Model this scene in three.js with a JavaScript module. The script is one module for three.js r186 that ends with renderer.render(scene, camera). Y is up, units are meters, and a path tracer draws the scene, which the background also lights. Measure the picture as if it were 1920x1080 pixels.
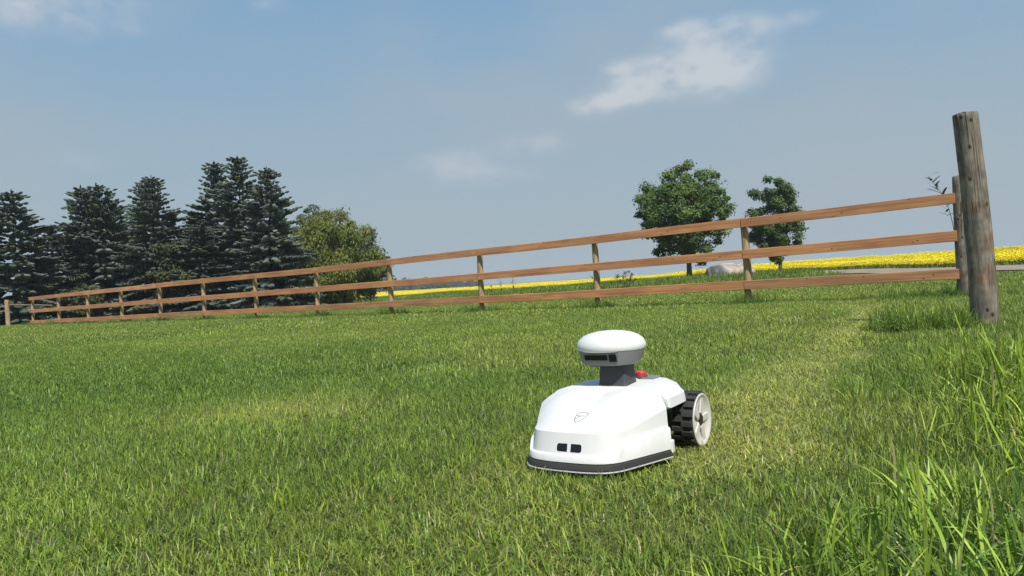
import * as THREE from 'three';
import { mergeGeometries, toCreasedNormals, mergeVertices } from 'three/addons/utils/BufferGeometryUtils.js';
import { RoundedBoxGeometry } from 'three/addons/geometries/RoundedBoxGeometry.js';

// ------------------------------------------------------------------ camera, sky, sun, exposure
const scene = new THREE.Scene();
const camera = new THREE.PerspectiveCamera(42.2, 16 / 9, 0.05, 6000);
camera.rotation.order = 'YXZ';
camera.position.set(0, 0.57, 0);
camera.rotation.set(-0.00714, 0, -0.060);

const renderer = new THREE.WebGLRenderer({ antialias: true });
renderer.toneMapping = THREE.LinearToneMapping;
renderer.toneMappingExposure = 1.2;
renderer.shadowMap.enabled = true;

const SUN = new THREE.Vector3(0.33, 1.33, 0.95).normalize();
const sun = new THREE.DirectionalLight(new THREE.Color().setRGB(1.0, 0.95, 0.86), 4.2);
sun.position.copy(SUN).multiplyScalar(80);
sun.castShadow = true;
sun.shadow.radius = 4;
Object.assign(sun.shadow.camera, { left: -45, right: 45, top: 45, bottom: -45, near: 1, far: 260 });
sun.shadow.mapSize.set(4096, 4096);
scene.add(sun, sun.target);

// seeded randomness and noise
const rng = (s) => () => { s |= 0; s = (s + 0x6d2b79f5) | 0; let t = Math.imul(s ^ (s >>> 15), 1 | s); t = (t + Math.imul(t ^ (t >>> 7), 61 | t)) ^ t; return ((t ^ (t >>> 14)) >>> 0) / 4294967296; };
const hash = (x, y, s = 0) => { let h = Math.imul(x | 0, 374761393) + Math.imul(y | 0, 668265263) + Math.imul(s | 0, 974634777); h = Math.imul(h ^ (h >>> 13), 1274126177); return ((h ^ (h >>> 16)) >>> 0) / 4294967296; };
const sm = (t) => t * t * (3 - 2 * t);
function vnoise(x, y, s = 0, px = 0, py = 0) {           // value noise 0..1, periodic when px / py are given
  const x0 = Math.floor(x), y0 = Math.floor(y), fx = sm(x - x0), fy = sm(y - y0);
  const wx = (v) => px ? ((v % px) + px) % px : v, wy = (v) => py ? ((v % py) + py) % py : v;
  const a = hash(wx(x0), wy(y0), s), b = hash(wx(x0 + 1), wy(y0), s), c = hash(wx(x0), wy(y0 + 1), s), d = hash(wx(x0 + 1), wy(y0 + 1), s);
  return a + (b - a) * fx + (c - a + (a - b - c + d) * fx) * fy;
}
function fbm(x, y, s = 0, o = 4, px = 0, py = 0) { let v = 0, a = 0.5, t = 0; for (let i = 0; i < o; i++) { v += a * vnoise(x, y, s + i * 17, px, py); t += a; a *= 0.5; x *= 2; y *= 2; px *= 2; py *= 2; } return v / t; }
const sstep = (a, b, x) => { const t = Math.min(1, Math.max(0, (x - a) / (b - a))); return t * t * (3 - 2 * t); };
const lerp = (a, b, t) => a + (b - a) * t;
const lin = (c) => { c /= 255; return c <= 0.04045 ? c / 12.92 : ((c + 0.055) / 1.055) ** 2.4; };
const L3 = (r, g, b) => [lin(r), lin(g), lin(b)];

{ // hazy summer sky with thin fair-weather clouds, the same all round
  const W = 3072, Hh = 1536, data = new Float32Array(W * Hh * 4), D = 180 / Math.PI;
  const stops = [[-90, L3(150, 160, 160)], [-0.5, L3(168, 182, 190)], [5, L3(164, 181, 192)], [11, L3(155, 178, 195)], [17, L3(140, 172, 199)], [24, L3(124, 165, 200)], [40, L3(98, 140, 186)], [90, L3(78, 122, 176)]];
  const clouds = [];                                      // azimuth, elevation, half width, half height in degrees, density
  clouds.push([12.8, 14.5, 3.6, 1.5, 1.15], [16.8, 14.6, 3.0, 1.8, 1.1], [16.4, 17.2, 2.6, 0.9, 1.0], [13.6, 17.5, 1.4, 0.6, 0.6], [21.4, 17.0, 2.4, 0.7, 0.5], [7.2, 12.9, 2.3, 0.9, 0.95], [8.9, 14.9, 1.2, 0.8, 0.7], [10, 13.6, 2, 0.8, 0.8], [-3.9, 9.5, 3.0, 1.0, 0.62], [2.4, 10.5, 2.4, 0.9, 0.62], [-1.2, 8.2, 4.5, 0.9, 0.5], [-16.9, 20.6, 1.8, 0.7, 0.55], [-31, 19.2, 6, 1.8, 0.85], [-28.5, 9.8, 4, 1.0, 0.3], [30, 9.5, 4, 1.0, 0.25]);
  const r = rng(11);
  for (let i = 0; i < 70; i++) { const az = 40 + r() * 280; clouds.push([az > 180 ? az - 360 : az, 5 + r() * 30, 2 + r() * 4, 0.7 + r() * 1.3, 0.3 + r() * 0.6]); }
  const cw = L3(204, 209, 215);
  for (let j = 0; j < Hh; j++) {
    const el = ((j + 0.5) / Hh - 0.5) * 180;
    let k = 0; while (k < stops.length - 2 && stops[k + 1][0] < el) k++;
    const t = sstep(stops[k][0], stops[k + 1][0], el) * 0.4 + 0.6 * Math.min(1, Math.max(0, (el - stops[k][0]) / (stops[k + 1][0] - stops[k][0])));
    const base = [0, 1, 2].map((c) => lerp(stops[k][1][c], stops[k + 1][1][c], t));
    const near = clouds.filter((c) => Math.abs(el - c[1]) < c[3] * 3.2);
    for (let i = 0; i < W; i++) {
      const th = ((i + 0.5) / W - 0.5) * 2 * Math.PI, az = Math.atan2(Math.cos(th), -Math.sin(th)) * D; // azimuth from -z towards +x
      const o = (j * W + i) * 4;
      let veil = 0;
      if (el > -2) veil = sstep(0.36, 0.8, fbm(i / W * 22, el / 7, 5, 4, 22, 0)) * 0.42 * sstep(-2, 8, el) * (1 - 0.5 * sstep(35, 80, el));
      let d = 0;
      for (const c of near) { let da = Math.abs(az - c[0]); if (da > 180) da = 360 - da; const q = (da * Math.cos(el / D) / c[2]) ** 2 + ((el - c[1]) / c[3]) ** 2; if (q < 9) d += c[4] * Math.exp(-q * 0.9); }
      if (d > 0.01) { const n = fbm(az * 0.62 + 300, el * 1.15, 71, 6); d = sstep(0.08, 1.45, d * (0.2 + 1.6 * n)) * 0.8; }
      for (let c = 0; c < 3; c++) { let v = lerp(base[c], lin([170, 181, 190][c]), veil); v = lerp(v, cw[c], d); data[o + c] = v / 1.2; }
      data[o + 3] = 1;
    }
  }
  const sky = new THREE.DataTexture(data, W, Hh, THREE.RGBAFormat, THREE.FloatType);
  sky.mapping = THREE.EquirectangularReflectionMapping; sky.magFilter = THREE.LinearFilter; sky.wrapS = THREE.RepeatWrapping; sky.needsUpdate = true;
  scene.fog = new THREE.FogExp2(new THREE.Color().setRGB(0.62, 0.70, 0.78), 0.00055);
  scene.background = sky; scene.environment = sky;
}

// ------------------------------------------------------------------ helpers
const used = new Map();
const numbered = (n) => { const k = used.get(n) ?? 0; used.set(n, k + 1); return k ? `${n}_${String(k).padStart(3, '0')}` : n; };
const shadow = (o) => { o.traverse((m) => { if (m.isMesh) { m.castShadow = true; m.receiveShadow = true; } }); return o; };
function tag(o, label, category, group, kind) { o.userData = { label, category }; if (group) o.userData.group = group; if (kind) o.userData.kind = kind; return o; }
function thing(name, label, category, group) { const o = new THREE.Group(); o.name = numbered(name); tag(o, label, category, group); scene.add(o); return o; }
function part(name, geo, mat, parent) { const m = new THREE.Mesh(geo, mat); m.name = name; parent.add(m); return m; }
function structure(name, geo, mat) { const m = new THREE.Mesh(geo, mat); m.name = name; m.userData = { kind: 'structure' }; m.receiveShadow = true; scene.add(m); return m; }
const std = (o) => new THREE.MeshStandardMaterial(o);
const phys = (o) => new THREE.MeshPhysicalMaterial(o);
const rgb = (r, g, b) => new THREE.Color().setRGB(r, g, b);
class Geo {
  constructor() { this.p = []; this.n = []; this.c = []; this.i = []; this.count = 0; }
  v(x, y, z, nx, ny, nz, c) { this.p.push(x, y, z); this.n.push(nx, ny, nz); this.c.push(c[0], c[1], c[2]); return this.count++; }
  tri(a, b, c) { this.i.push(a, b, c); }
  build() { const g = new THREE.BufferGeometry(); g.setAttribute('position', new THREE.Float32BufferAttribute(this.p, 3)); g.setAttribute('normal', new THREE.Float32BufferAttribute(this.n, 3)); g.setAttribute('color', new THREE.Float32BufferAttribute(this.c, 3)); g.setIndex(this.i); return g; }
}
function dataTex(w, h, fn, srgb = true) {
  const d = new Uint8Array(w * h * 4);
  for (let y = 0; y < h; y++) for (let x = 0; x < w; x++) { const c = fn(x / w, y / h), o = (y * w + x) * 4; for (let k = 0; k < 3; k++) d[o + k] = Math.max(0, Math.min(255, Math.round(c[k]))); d[o + 3] = 255; }
  const t = new THREE.DataTexture(d, w, h); t.wrapS = t.wrapT = THREE.RepeatWrapping; t.magFilter = THREE.LinearFilter; t.minFilter = THREE.LinearMipmapLinearFilter; t.generateMipmaps = true; if (srgb) t.colorSpace = THREE.SRGBColorSpace; t.needsUpdate = true; return t;
}

// ------------------------------------------------------------------ ground
const GROUND = [[0, 0, 0], [0, -6, 0], [-20, -30, 0], [-10, -22, 0], [5, -10, 0.01], [3.6, -11.6, 0.02], [-2.8, -16.8, 0], [24, -36, -0.03], [19, -30, -0.02], [16, -38, 0.02], [23, -50, 0.09], [18, -58, 0.16], [10, -72, -0.17], [-4, -90, -0.23], [-23, -125, -0.71], [-34, -140, -1], [10, -42, 0.1], [13, -38, 0.07], [-18, -40, -0.12], [-10, -44, -0.3], [-60, -50, -0.2], [50, -40, 0.05], [-65, -420, -2], [100, -400, -1.2], [0, -1000, -2], [0, 60, 0], [120, 0, 0], [-120, 0, 0]];
function terrain(x, z) {
  let s = 0, w = 0;
  for (const [a, b, h] of GROUND) { const d = (x - a) ** 2 + (z - b) ** 2 + 4, k = 1 / (d * d); s += h * k; w += k; }
  const r = Math.hypot(x, z);
  let y = s / w;
  if (r < 120) y += (fbm(x * 0.35 + 40, z * 0.35 + 40, 9, 3) - 0.5) * 0.035 * (1 - sstep(60, 120, r));
  return y;
}
{
  const g = new THREE.BufferGeometry(), A = 220, N = 150, p = [], uv = [], idx = [];
  for (let j = 0; j <= N; j++) { const r = j === 0 ? 0 : 0.25 * Math.pow(16000, (j - 1) / (N - 1)); for (let i = 0; i <= A; i++) { const a = i / A * 2 * Math.PI, x = r * Math.cos(a), z = r * Math.sin(a); p.push(x, terrain(x, z) - 0.004, z); uv.push(x / 2.3, z / 2.3); } }
  for (let j = 0; j < N; j++) for (let i = 0; i < A; i++) { const a = j * (A + 1) + i, b = a + A + 1; idx.push(a, a + 1, b, b, a + 1, b + 1); }
  g.setAttribute('position', new THREE.Float32BufferAttribute(p, 3)); g.setAttribute('uv', new THREE.Float32BufferAttribute(uv, 2)); g.setIndex(idx); g.computeVertexNormals();
  const tex = dataTex(512, 512, (u, v) => { const n = fbm(u * 8, v * 8, 3, 5, 8, 8), f = vnoise(u * 128, v * 128, 8, 128, 128), f2 = vnoise(u * 256, v * 60, 12, 256, 60); const k = 0.55 + 0.55 * n + 0.35 * (f - 0.5) + 0.3 * (f2 - 0.5); return [98 * k + 16 * f2, 110 * k, 46 * k]; });
  structure('ground', g, std({ map: tex, roughness: 1 }));
}
{ // gravel road beyond the lawn, along the edge of the crop
  const c = new THREE.CatmullRomCurve3([[19.6, 20], [19.4, 0], [19.3, -20], [19.3, -34], [18.8, -44], [16, -53.5], [9, -65], [-6, -81], [-30, -118], [-80, -190]].map(([x, z]) => new THREE.Vector3(x, 0, z)));
  const n = 160, p = [], uv = [], idx = [], q = [];
  for (let i = 0; i <= n; i++) { const t = i / n, a = c.getPointAt(t), d = c.getTangentAt(t), w = 3.25; for (let k = -3; k <= 3; k++) { const s = k / 3 * w + (Math.abs(k) === 3 ? (fbm(i * 0.6, k * 3, 4) - 0.5) * 0.7 : 0), x = a.x - d.z * s, z = a.z + d.x * s; p.push(x, terrain(x, z) + 0.03 + 0.05 * (1 - (k / 3) ** 2), z); uv.push(x / 3, z / 3); } }
  for (let i = 0; i < n; i++) for (let k = 0; k < 6; k++) { const a = i * 7 + k, b = a + 7; idx.push(a, b, a + 1, b, b + 1, a + 1); }
  const g = new THREE.BufferGeometry(); g.setAttribute('position', new THREE.Float32BufferAttribute(p, 3)); g.setAttribute('uv', new THREE.Float32BufferAttribute(uv, 2)); g.setIndex(idx); g.computeVertexNormals();
  const tex = dataTex(512, 512, (u, v) => { const k = 0.75 + 0.3 * fbm(u * 6, v * 6, 23, 4, 6, 6) + 0.25 * (vnoise(u * 160, v * 160, 5, 160, 160) - 0.5); return [160 * k, 146 * k, 124 * k]; });
  structure('gravel_road', g, std({ map: tex, roughness: 1 }));
}

// ------------------------------------------------------------------ board fence
const woodTex = dataTex(1024, 256, (u, v) => {             // sawn softwood: long grain, a few knots
  let dv = 0, kn = 0;
  for (let k = 0; k < 14; k++) { const ku = hash(k, 3, 9), kv = hash(k, 5, 9); let du = Math.abs(u - ku); if (du > 0.5) du = 1 - du; let dw = v - kv; const q = Math.hypot(du * 140, dw * 9); dv += 0.03 * Math.sign(dw) * Math.exp(-q * 0.8); kn = Math.max(kn, 1 - sstep(0.12, 0.42, q)); }
  const g1 = fbm(u * 6, (v + dv) * 26, 31, 4, 6, 26), g2 = vnoise(u * 40, (v + dv) * 90, 37, 40, 90), st = fbm(u * 14, v * 3, 41, 4, 14, 3);
  let k = 0.7 + 0.34 * g1 + 0.14 * (g2 - 0.5) + 0.26 * (st - 0.5); k *= 1 - 0.55 * kn;
  return [205 * k, (148 + 10 * (st - 0.5)) * k, (104 + 16 * (g2 - 0.5)) * k];
});
const woodBump = dataTex(512, 128, (u, v) => { const g = fbm(u * 5, v * 40, 51, 4, 5, 40) * 255; return [g, g, g]; }, false);
const railMats = [[0.98, 0.94, 0.87], [1.08, 1.00, 0.88], [0.91, 0.92, 0.89], [1.22, 1.25, 1.24]].map((c) => std({ map: woodTex, bumpMap: woodBump, bumpScale: 0.0015, color: rgb(...c), roughness: 0.85 }));
const greyTex = dataTex(256, 1024, (u, v) => {            // weathered round timber: cracks, knots, stains
  let k = 0.46 + 0.46 * fbm(u * 8, v * 26, 61, 5, 8, 26) + 0.24 * fbm(u * 26, v * 44, 62, 3, 26, 44) + 0.2 * (vnoise(u * 60, v * 30, 67, 60, 30) - 0.5);
  const cr = fbm(u * 26, v * 3 + 0.7 * fbm(u * 4, v * 8, 63, 3, 4, 8), 73, 3, 26, 0); k *= 1 - 0.5 * sstep(0.66, 0.72, cr);
  let kn = 0; for (let i = 0; i < 34; i++) { let du = Math.abs(u - hash(i, 1, 77)); if (du > 0.5) du = 1 - du; const q = Math.hypot(du * 30, (v - hash(i, 2, 77)) * 80); kn = Math.max(kn, 1 - sstep(0.25, 0.9, q)); }
  k *= 1 - 0.6 * kn; const br = sstep(0.45, 0.75, fbm(u * 5, v * 16, 81, 4, 5, 16));
  return [lerp(146, 148, br) * k, lerp(137, 124, br) * k, lerp(121, 102, br) * k];
});
const greyBump = dataTex(256, 512, (u, v) => { const cr = fbm(u * 30, v * 4, 73, 4, 30, 4); const g = 255 * (0.75 * (1 - sstep(0.58, 0.7, cr)) + 0.25 * fbm(u * 50, v * 20, 91, 3, 50, 20)); return [g, g, g]; }, false);
const greyWood = std({ map: greyTex, bumpMap: greyBump, bumpScale: 0.010, roughness: 0.95 });
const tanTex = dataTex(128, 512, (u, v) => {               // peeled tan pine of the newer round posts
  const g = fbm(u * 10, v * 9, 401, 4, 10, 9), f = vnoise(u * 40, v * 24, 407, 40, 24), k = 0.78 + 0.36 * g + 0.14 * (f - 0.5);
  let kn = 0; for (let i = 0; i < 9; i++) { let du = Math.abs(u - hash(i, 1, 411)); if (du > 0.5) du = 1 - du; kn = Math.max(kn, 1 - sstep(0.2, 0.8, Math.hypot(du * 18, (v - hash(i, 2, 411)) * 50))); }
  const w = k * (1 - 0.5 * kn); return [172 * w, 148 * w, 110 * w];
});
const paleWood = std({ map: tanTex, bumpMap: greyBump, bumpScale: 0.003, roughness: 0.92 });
function log(h, r0, r1, seed, seg = 20, rows = 14) {       // round post standing on y = 0, slightly out of true, chamfered top
  const p = [], uv = [], idx = [], R = rng(seed), bend = (R() - 0.5) * 0.03 * h, off = R() * 4;
  const ys = []; for (let j = 0; j <= rows; j++) ys.push(j / rows * (h - 0.012)); ys.push(h);
  ys.forEach((y, j) => { const t = y / h, last = j === ys.length - 1; for (let i = 0; i <= seg; i++) { const a = i / seg * 2 * Math.PI, n = 1 + 0.09 * (fbm(Math.cos(a) * 1.6 + seed, y * 1.4 + Math.sin(a) * 1.6, seed, 3) - 0.5) * 2 + 0.035 * (vnoise(i % seg * 1.9, y * 0.9, seed + 3) - 0.5); const r = lerp(r0, r1, t) * n * (last ? 0.9 : 1); p.push(Math.cos(a) * r + bend * Math.sin(t * 3), y + (last ? (fbm(Math.cos(a) + 7, Math.sin(a) + seed, 5) - 0.5) * 0.02 : 0), Math.sin(a) * r); uv.push(i / seg + off, y / 2.2 + off); } });
  const R_ = seg + 1; for (let j = 0; j < ys.length - 1; j++) for (let i = 0; i < seg; i++) { const a = j * R_ + i, b = a + R_; idx.push(a, b, a + 1, b, b + 1, a + 1); }
  const c = p.length / 3; p.push(0, h - 0.004, 0); uv.push(off, off); const base = (ys.length - 1) * R_; for (let i = 0; i < seg; i++) idx.push(base + i, c, base + i + 1);
  const g = new THREE.BufferGeometry(); g.setAttribute('position', new THREE.Float32BufferAttribute(p, 3)); g.setAttribute('uv', new THREE.Float32BufferAttribute(uv, 2)); g.setIndex(idx);
  return toCreasedNormals(g, 0.9);
}
const POSTS = []; for (let k = 0; k < 13; k++) POSTS.push([-19.886 + 2.1368 * k, -30.827 + 1.7469 * k]);
const keyed = (list) => (k) => { let i = 0; while (i < list.length - 2 && list[i + 1][0] < k) i++; const [a, b] = [list[i], list[i + 1]]; return lerp(a[1], b[1], (k - a[0]) / (b[0] - a[0])); };
const ROWS = [[[0, 1.10], [5, 1.163], [7, 1.165], [9, 1.222], [10, 1.244], [11, 1.282], [12, 1.322]], [[0, 0.585], [5, 0.665], [7, 0.692], [9, 0.73], [10, 0.763], [11, 0.794], [12, 0.83]], [[0, 0.128], [5, 0.218], [7, 0.24], [9, 0.268], [10, 0.283], [11, 0.313], [12, 0.335]]].map(keyed);
{
  const fence = thing('board_fence', 'long three-rail fence of orange-brown boards on round posts across the lawn', 'fence');
  const dir = new THREE.Vector3(2.1368, 0, 1.7469).normalize(), nrm = new THREE.Vector3(-dir.z, 0, dir.x); // nrm faces the lawn
  if (nrm.z < 0) nrm.negate();
  POSTS.forEach(([x, z], k) => {
    if (k === 12) return;
    const gy = terrain(x, z), top = ROWS[0](k) + 0.07 + (k % 3) * 0.006;
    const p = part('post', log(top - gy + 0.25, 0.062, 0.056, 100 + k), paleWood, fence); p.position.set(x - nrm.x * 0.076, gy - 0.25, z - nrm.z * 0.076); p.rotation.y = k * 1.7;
  });
  { const p = part('post', log(1.62 + 0.25, 0.098, 0.088, 131, 24), greyWood, fence); p.position.set(5.96, -0.25, -9.80); p.userData.label = 'thick grey end post of the fence'; }
  const breaks = [0, 2, 4, 5, 7, 9, 11, 12], R = rng(77);
  ROWS.forEach((row, ri) => {
    for (let b = 0; b < breaks.length - 1; b++) {
      const k0 = breaks[b], k1 = breaks[b + 1], n = (k1 - k0) * 10, hh = 0.07 + (R() - 0.5) * 0.004, th = 0.019, p = [], uv = [], idx = [], off = R(), offv = R(), sag = 0.012 * (R() - 0.3), warp = (R() - 0.5) * 0.012;
      const pt = (k) => { const [ax, az] = POSTS[0]; return [ax + 2.1368 * k, az + 1.7469 * k]; };
      const e0 = k0 === 0 ? -0.03 : 0.0022, e1 = k1 === 12 ? 0.05 : -0.0022, tilt = (R() - 0.5) * 0.012;
      // ring of 8 points (chamfered) swept along the board
      const ch = 0.005, ring = [[-hh + ch, th], [hh - ch, th], [hh, th - ch], [hh, -th + ch], [hh - ch, -th], [-hh + ch, -th], [-hh, -th + ch], [-hh, th - ch]];
      for (let i = 0; i <= n; i++) {
        const f = i / n, k = lerp(k0 + e0, k1 + e1, f), [x, z] = pt(k), y = row(Math.max(0, Math.min(12, k))) - sag * Math.sin(f * Math.PI * (k1 - k0)) + (f - 0.5) * tilt, d = th + 0.001 + warp * Math.sin(f * Math.PI) ** 2 * 0;
        const tw = warp * Math.sin(f * 5 + b);
        ring.forEach(([ry, rn], q) => { const nn = rn + d + ry * tw; p.push(x + nrm.x * nn, y + ry, z + nrm.z * nn); uv.push(off + f * (k1 - k0) * 2.76 / 5.5, offv + (q < 2 ? (ry + hh) / (2 * hh) * 0.5 : q < 4 ? 0.5 + (th - rn) * 2 : q < 6 ? 0.58 + (hh - ry) * 2 : 0.9 + (rn + th) * 2)); });
      }
      for (let i = 0; i < n; i++) for (let q = 0; q < 8; q++) { const a = i * 8 + q, c = i * 8 + (q + 1) % 8; idx.push(a, c, a + 8, c, c + 8, a + 8); }
      for (let q = 1; q < 7; q++) { idx.push(0, q + 1, q); const e = n * 8; idx.push(e, e + q, e + q + 1); }
      const g = new THREE.BufferGeometry(); g.setAttribute('position', new THREE.Float32BufferAttribute(p, 3)); g.setAttribute('uv', new THREE.Float32BufferAttribute(uv, 2)); g.setIndex(idx);
      const m = ri === 0 && k0 === 2 ? 3 : k0 < 4 ? 1 : Math.floor(R() * 3);
      part('rail', toCreasedNormals(g, 0.5), railMats[m], fence);
    }
  });
  shadow(fence);
}
{ // tall gatepost
  const g = log(2.05, 0.102, 0.088, 207, 48, 80);
  const t = tag(new THREE.Mesh(g, greyWood), 'tall thick weathered grey post rising well above the fence boards', 'post'); t.name = 'timber_post';
  t.position.set(3.748, -0.35, -5.95); t.rotation.set(0, 2.1, 0); t.rotation.order = 'ZYX'; t.rotation.z = 0.034; scene.add(shadow(t));
}
{ // older post and rails at the far end
  const f = thing('rail_fence', 'weathered grey post with thin rails beside the dark spruces', 'fence');
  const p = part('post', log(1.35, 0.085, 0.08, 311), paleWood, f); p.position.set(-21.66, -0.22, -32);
  for (const [y, r] of [[0.86, 0.045], [0.66, 0.04]]) { const g = log(6.4, r, r * 0.9, 320 + y * 100); g.rotateZ(Math.PI / 2); const m = part('rail', g, greyWood, f); m.position.set(-21.6, y, -32.09); m.rotation.y = -0.12; }
  { const g = log(1.8, 0.04, 0.035, 340); g.rotateZ(-Math.PI / 2 - 0.08); const m = part('rail', g, greyWood, f); m.position.set(-21.72, 0.92, -32.1); m.rotation.y = 0.15; }
  shadow(f);
}

// ------------------------------------------------------------------ robot mower
const MOWER = new THREE.Vector3(0.391, 0, -2.532), MYAW = -33 * Math.PI / 180;
{
  const white = phys({ color: rgb(0.72, 0.715, 0.70), roughness: 0.45, clearcoat: 0.12, clearcoatRoughness: 0.35 });
  const dark = std({ color: rgb(0.055, 0.057, 0.062), roughness: 0.55 }), grey = std({ color: rgb(0.20, 0.20, 0.205), roughness: 0.5 }), lightGrey = std({ color: rgb(0.42, 0.42, 0.42), roughness: 0.5 });
  const rubber = std({ color: rgb(0.035, 0.034, 0.033), roughness: 0.85 }), black = phys({ color: rgb(0.006, 0.006, 0.007), roughness: 0.3, clearcoat: 0.15, clearcoatRoughness: 0.2 });
  const red = phys({ color: rgb(0.62, 0.02, 0.03), roughness: 0.35, clearcoat: 0.4 }), cream = std({ color: rgb(0.68, 0.65, 0.60), roughness: 0.38, metalness: 0.15 });
  const m = thing('robot_mower', 'white robotic lawn mower with domed head and rear wheels on the grass', 'lawn mower');
  m.position.copy(MOWER); m.rotation.y = MYAW;
  // outline stations from the front centre round the corner to the wheel arch (viewer's right side; mirrored)
  const B = [[0, .492], [.07, .488], [.113, .475], [.141, .448], [.160, .405], [.188, .33], [.218, .248]];
  const C = [[0, .468, .130], [.07, .464, .130], [.110, .452, .129], [.136, .427, .128], [.153, .388, .133], [.184, .32, .152], [.214, .250, .172]];
  const RZ = [.30, .295, .285, .26, .215, .13, .0], RP = [1.1, 1.15, 1.3, 1.6, 2.3, 3.6, 5];
  const ridgeY = keyed([[0, .2268], [-.13, .2220], [-.21, .2090], [-.26, .1965], [-.30, .183]].map(([a, b]) => [-a, b]).sort((p, q) => p[0] - q[0]));
  const cr = (list) => { const c = new THREE.CatmullRomCurve3(list.map((v) => new THREE.Vector3(...v)), false, 'centripetal'); return (t) => c.getPoint(t); };
  const mirrored = (list) => [...list.slice(1).reverse().map(([x, ...r]) => [-x, ...r]), ...list];
  const Bc = cr(mirrored(B).map(([x, z]) => [x, .05, z])), Cc = cr(mirrored(C).map(([x, z, y]) => [x, y, z]));
  const st = (t, list) => { const f = Math.abs(t * 12 - 6), i = Math.min(5, Math.floor(f)); return lerp(list[i], list[i + 1], f - i); };
  const NS = 96, rows = [];
  for (const d of [0, .3, .6, .85, .95]) rows.push((t) => Bc(t).lerp(Cc(t), d));
  const TOP = [0, .03, .08, .16, .26, .38, .5, .62, .74, .86, 1];
  for (const u of TOP) rows.push((t) => { const c = Cc(t), zr = st(t, RZ), yr = ridgeY(zr), e = st(t, RP); return new THREE.Vector3(c.x * (1 - u), c.y + (yr - c.y) * (1 - (1 - u) ** e), c.z + (zr - c.z) * u); });
  const grid = (rows, n) => { const p = [], idx = []; rows.forEach((f) => { for (let i = 0; i <= n; i++) { const v = f(i / n); p.push(v.x, v.y, v.z); } }); for (let j = 0; j < rows.length - 1; j++) for (let i = 0; i < n; i++) { const a = j * (n + 1) + i, b = a + n + 1; idx.push(a, a + 1, b, a + 1, b + 1, b); } const g = new THREE.BufferGeometry(); g.setAttribute('position', new THREE.Float32BufferAttribute(p, 3)); g.setIndex(idx); return g; };
  // shell, with the wall closing it at the back
  const shellG = grid(rows, NS);
  { const P = shellG.attributes.position, n = NS + 1, loop = []; for (let j = 0; j < rows.length; j++) loop.push(j * n); for (let j = rows.length - 2; j >= 0; j--) loop.push(j * n + NS); const pos = Array.from(P.array), id = Array.from(shellG.index.array), c = pos.length / 3; pos.push(0, .1, .2); loop.push(loop[0]); for (let k = 0; k < loop.length - 1; k++) id.push(loop[k], loop[k + 1], c); shellG.setAttribute('position', new THREE.Float32BufferAttribute(pos, 3)); shellG.setIndex(id); }
  const hood = part('hood', toCreasedNormals(shellG, 0.42), white, m);
  // raised lower skirt: low along the front, stepping up at the corners
  const skirtTop = (t) => { const f = Math.abs(t * 12 - 6); return lerp(.069, lerp(.103, .114, sstep(3.5, 6, f)), sstep(2.75, 3.45, f)); };
  const off = (t, y, o) => { const b = Bc(t), c = Cc(t), p = b.clone().lerp(c, (y - .05) / (c.y - .05)), e = 1e-3, d = Bc(Math.min(1, t + e)).sub(Bc(Math.max(0, t - e))).normalize(); const n = new THREE.Vector3(-d.z, 0, d.x); if (n.dot(new THREE.Vector3(p.x, 0, p.z - .25)) < 0) n.negate(); return new THREE.Vector3(p.x + n.x * o, y, p.z + n.z * o); };
  part('skirt', toCreasedNormals(grid([(t) => off(t, .05, -.01), (t) => off(t, .05, .004), (t) => off(t, .052, .007), (t) => off(t, skirtTop(t) - .003, .0085), (t) => off(t, skirtTop(t), .0072), (t) => off(t, skirtTop(t) + .005, -.002)], NS * 2), 0.5), white, m);
  // end blocks of the skirt beside the wheel arches
  for (const s of [-1, 1]) { const b = part('skirt_end', new RoundedBoxGeometry(.016, .04, .022, 3, .005), white, m); b.position.set(s * .220, .058, .244); }
  part('bumper', toCreasedNormals(grid([(t) => off(t, .049, -.012), (t) => off(t, .049, .007), (t) => off(t, .046, .009), (t) => off(t, .034, .009), (t) => off(t, .031, .007), (t) => off(t, .031, -.012)], NS), 0.5), rubber, m);
  part('bumper_lip', toCreasedNormals(grid([(t) => off(t, .0305, -.01), (t) => off(t, .0305, .0105), (t) => off(t, .0285, .0115), (t) => off(t, .027, .0105), (t) => off(t, .027, -.01)], NS), 0.5), lightGrey, m);
  part('underbody', new RoundedBoxGeometry(.26, .075, .42, 3, .01).translate(0, .083, .16), dark, m);
  // rear cover over the wheels
  { const s = new THREE.Shape(), h = [[0, .2225], [.10, .2225], [.142, .2195], [.186, .206], [.203, .192], [.208, .163], [.196, .157]]; s.moveTo(-h[6][0], h[6][1]); for (let k = 5; k >= 0; k--) s.lineTo(-h[k][0], h[k][1]); for (let k = 1; k < 7; k++) s.lineTo(h[k][0], h[k][1]); s.closePath();
    const g = new THREE.ExtrudeGeometry(s, { depth: .225, steps: 14, bevelEnabled: true, bevelThickness: .014, bevelSize: .010, bevelOffset: -.010, bevelSegments: 3 }); g.translate(0, 0, -.035); { const P = g.attributes.position; for (let i = 0; i < P.count; i++) { const k = sstep(.075, -.05, P.getZ(i)); P.setX(i, P.getX(i) * (1 - .26 * k)); } } part('rear_cover', toCreasedNormals(g, 0.4), white, m); }
  part('tail', new RoundedBoxGeometry(.25, .12, .05, 3, .015).translate(0, .115, -.04), white, m);
  const panel = part('top_panel', new RoundedBoxGeometry(.16, .008, .062, 2, .003).translate(.005, .2245, -.008), grey, m);
  part('vent', new RoundedBoxGeometry(.06, .004, .010, 2, .0015).translate(-.03, .2295, -.022), dark, panel);
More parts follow.
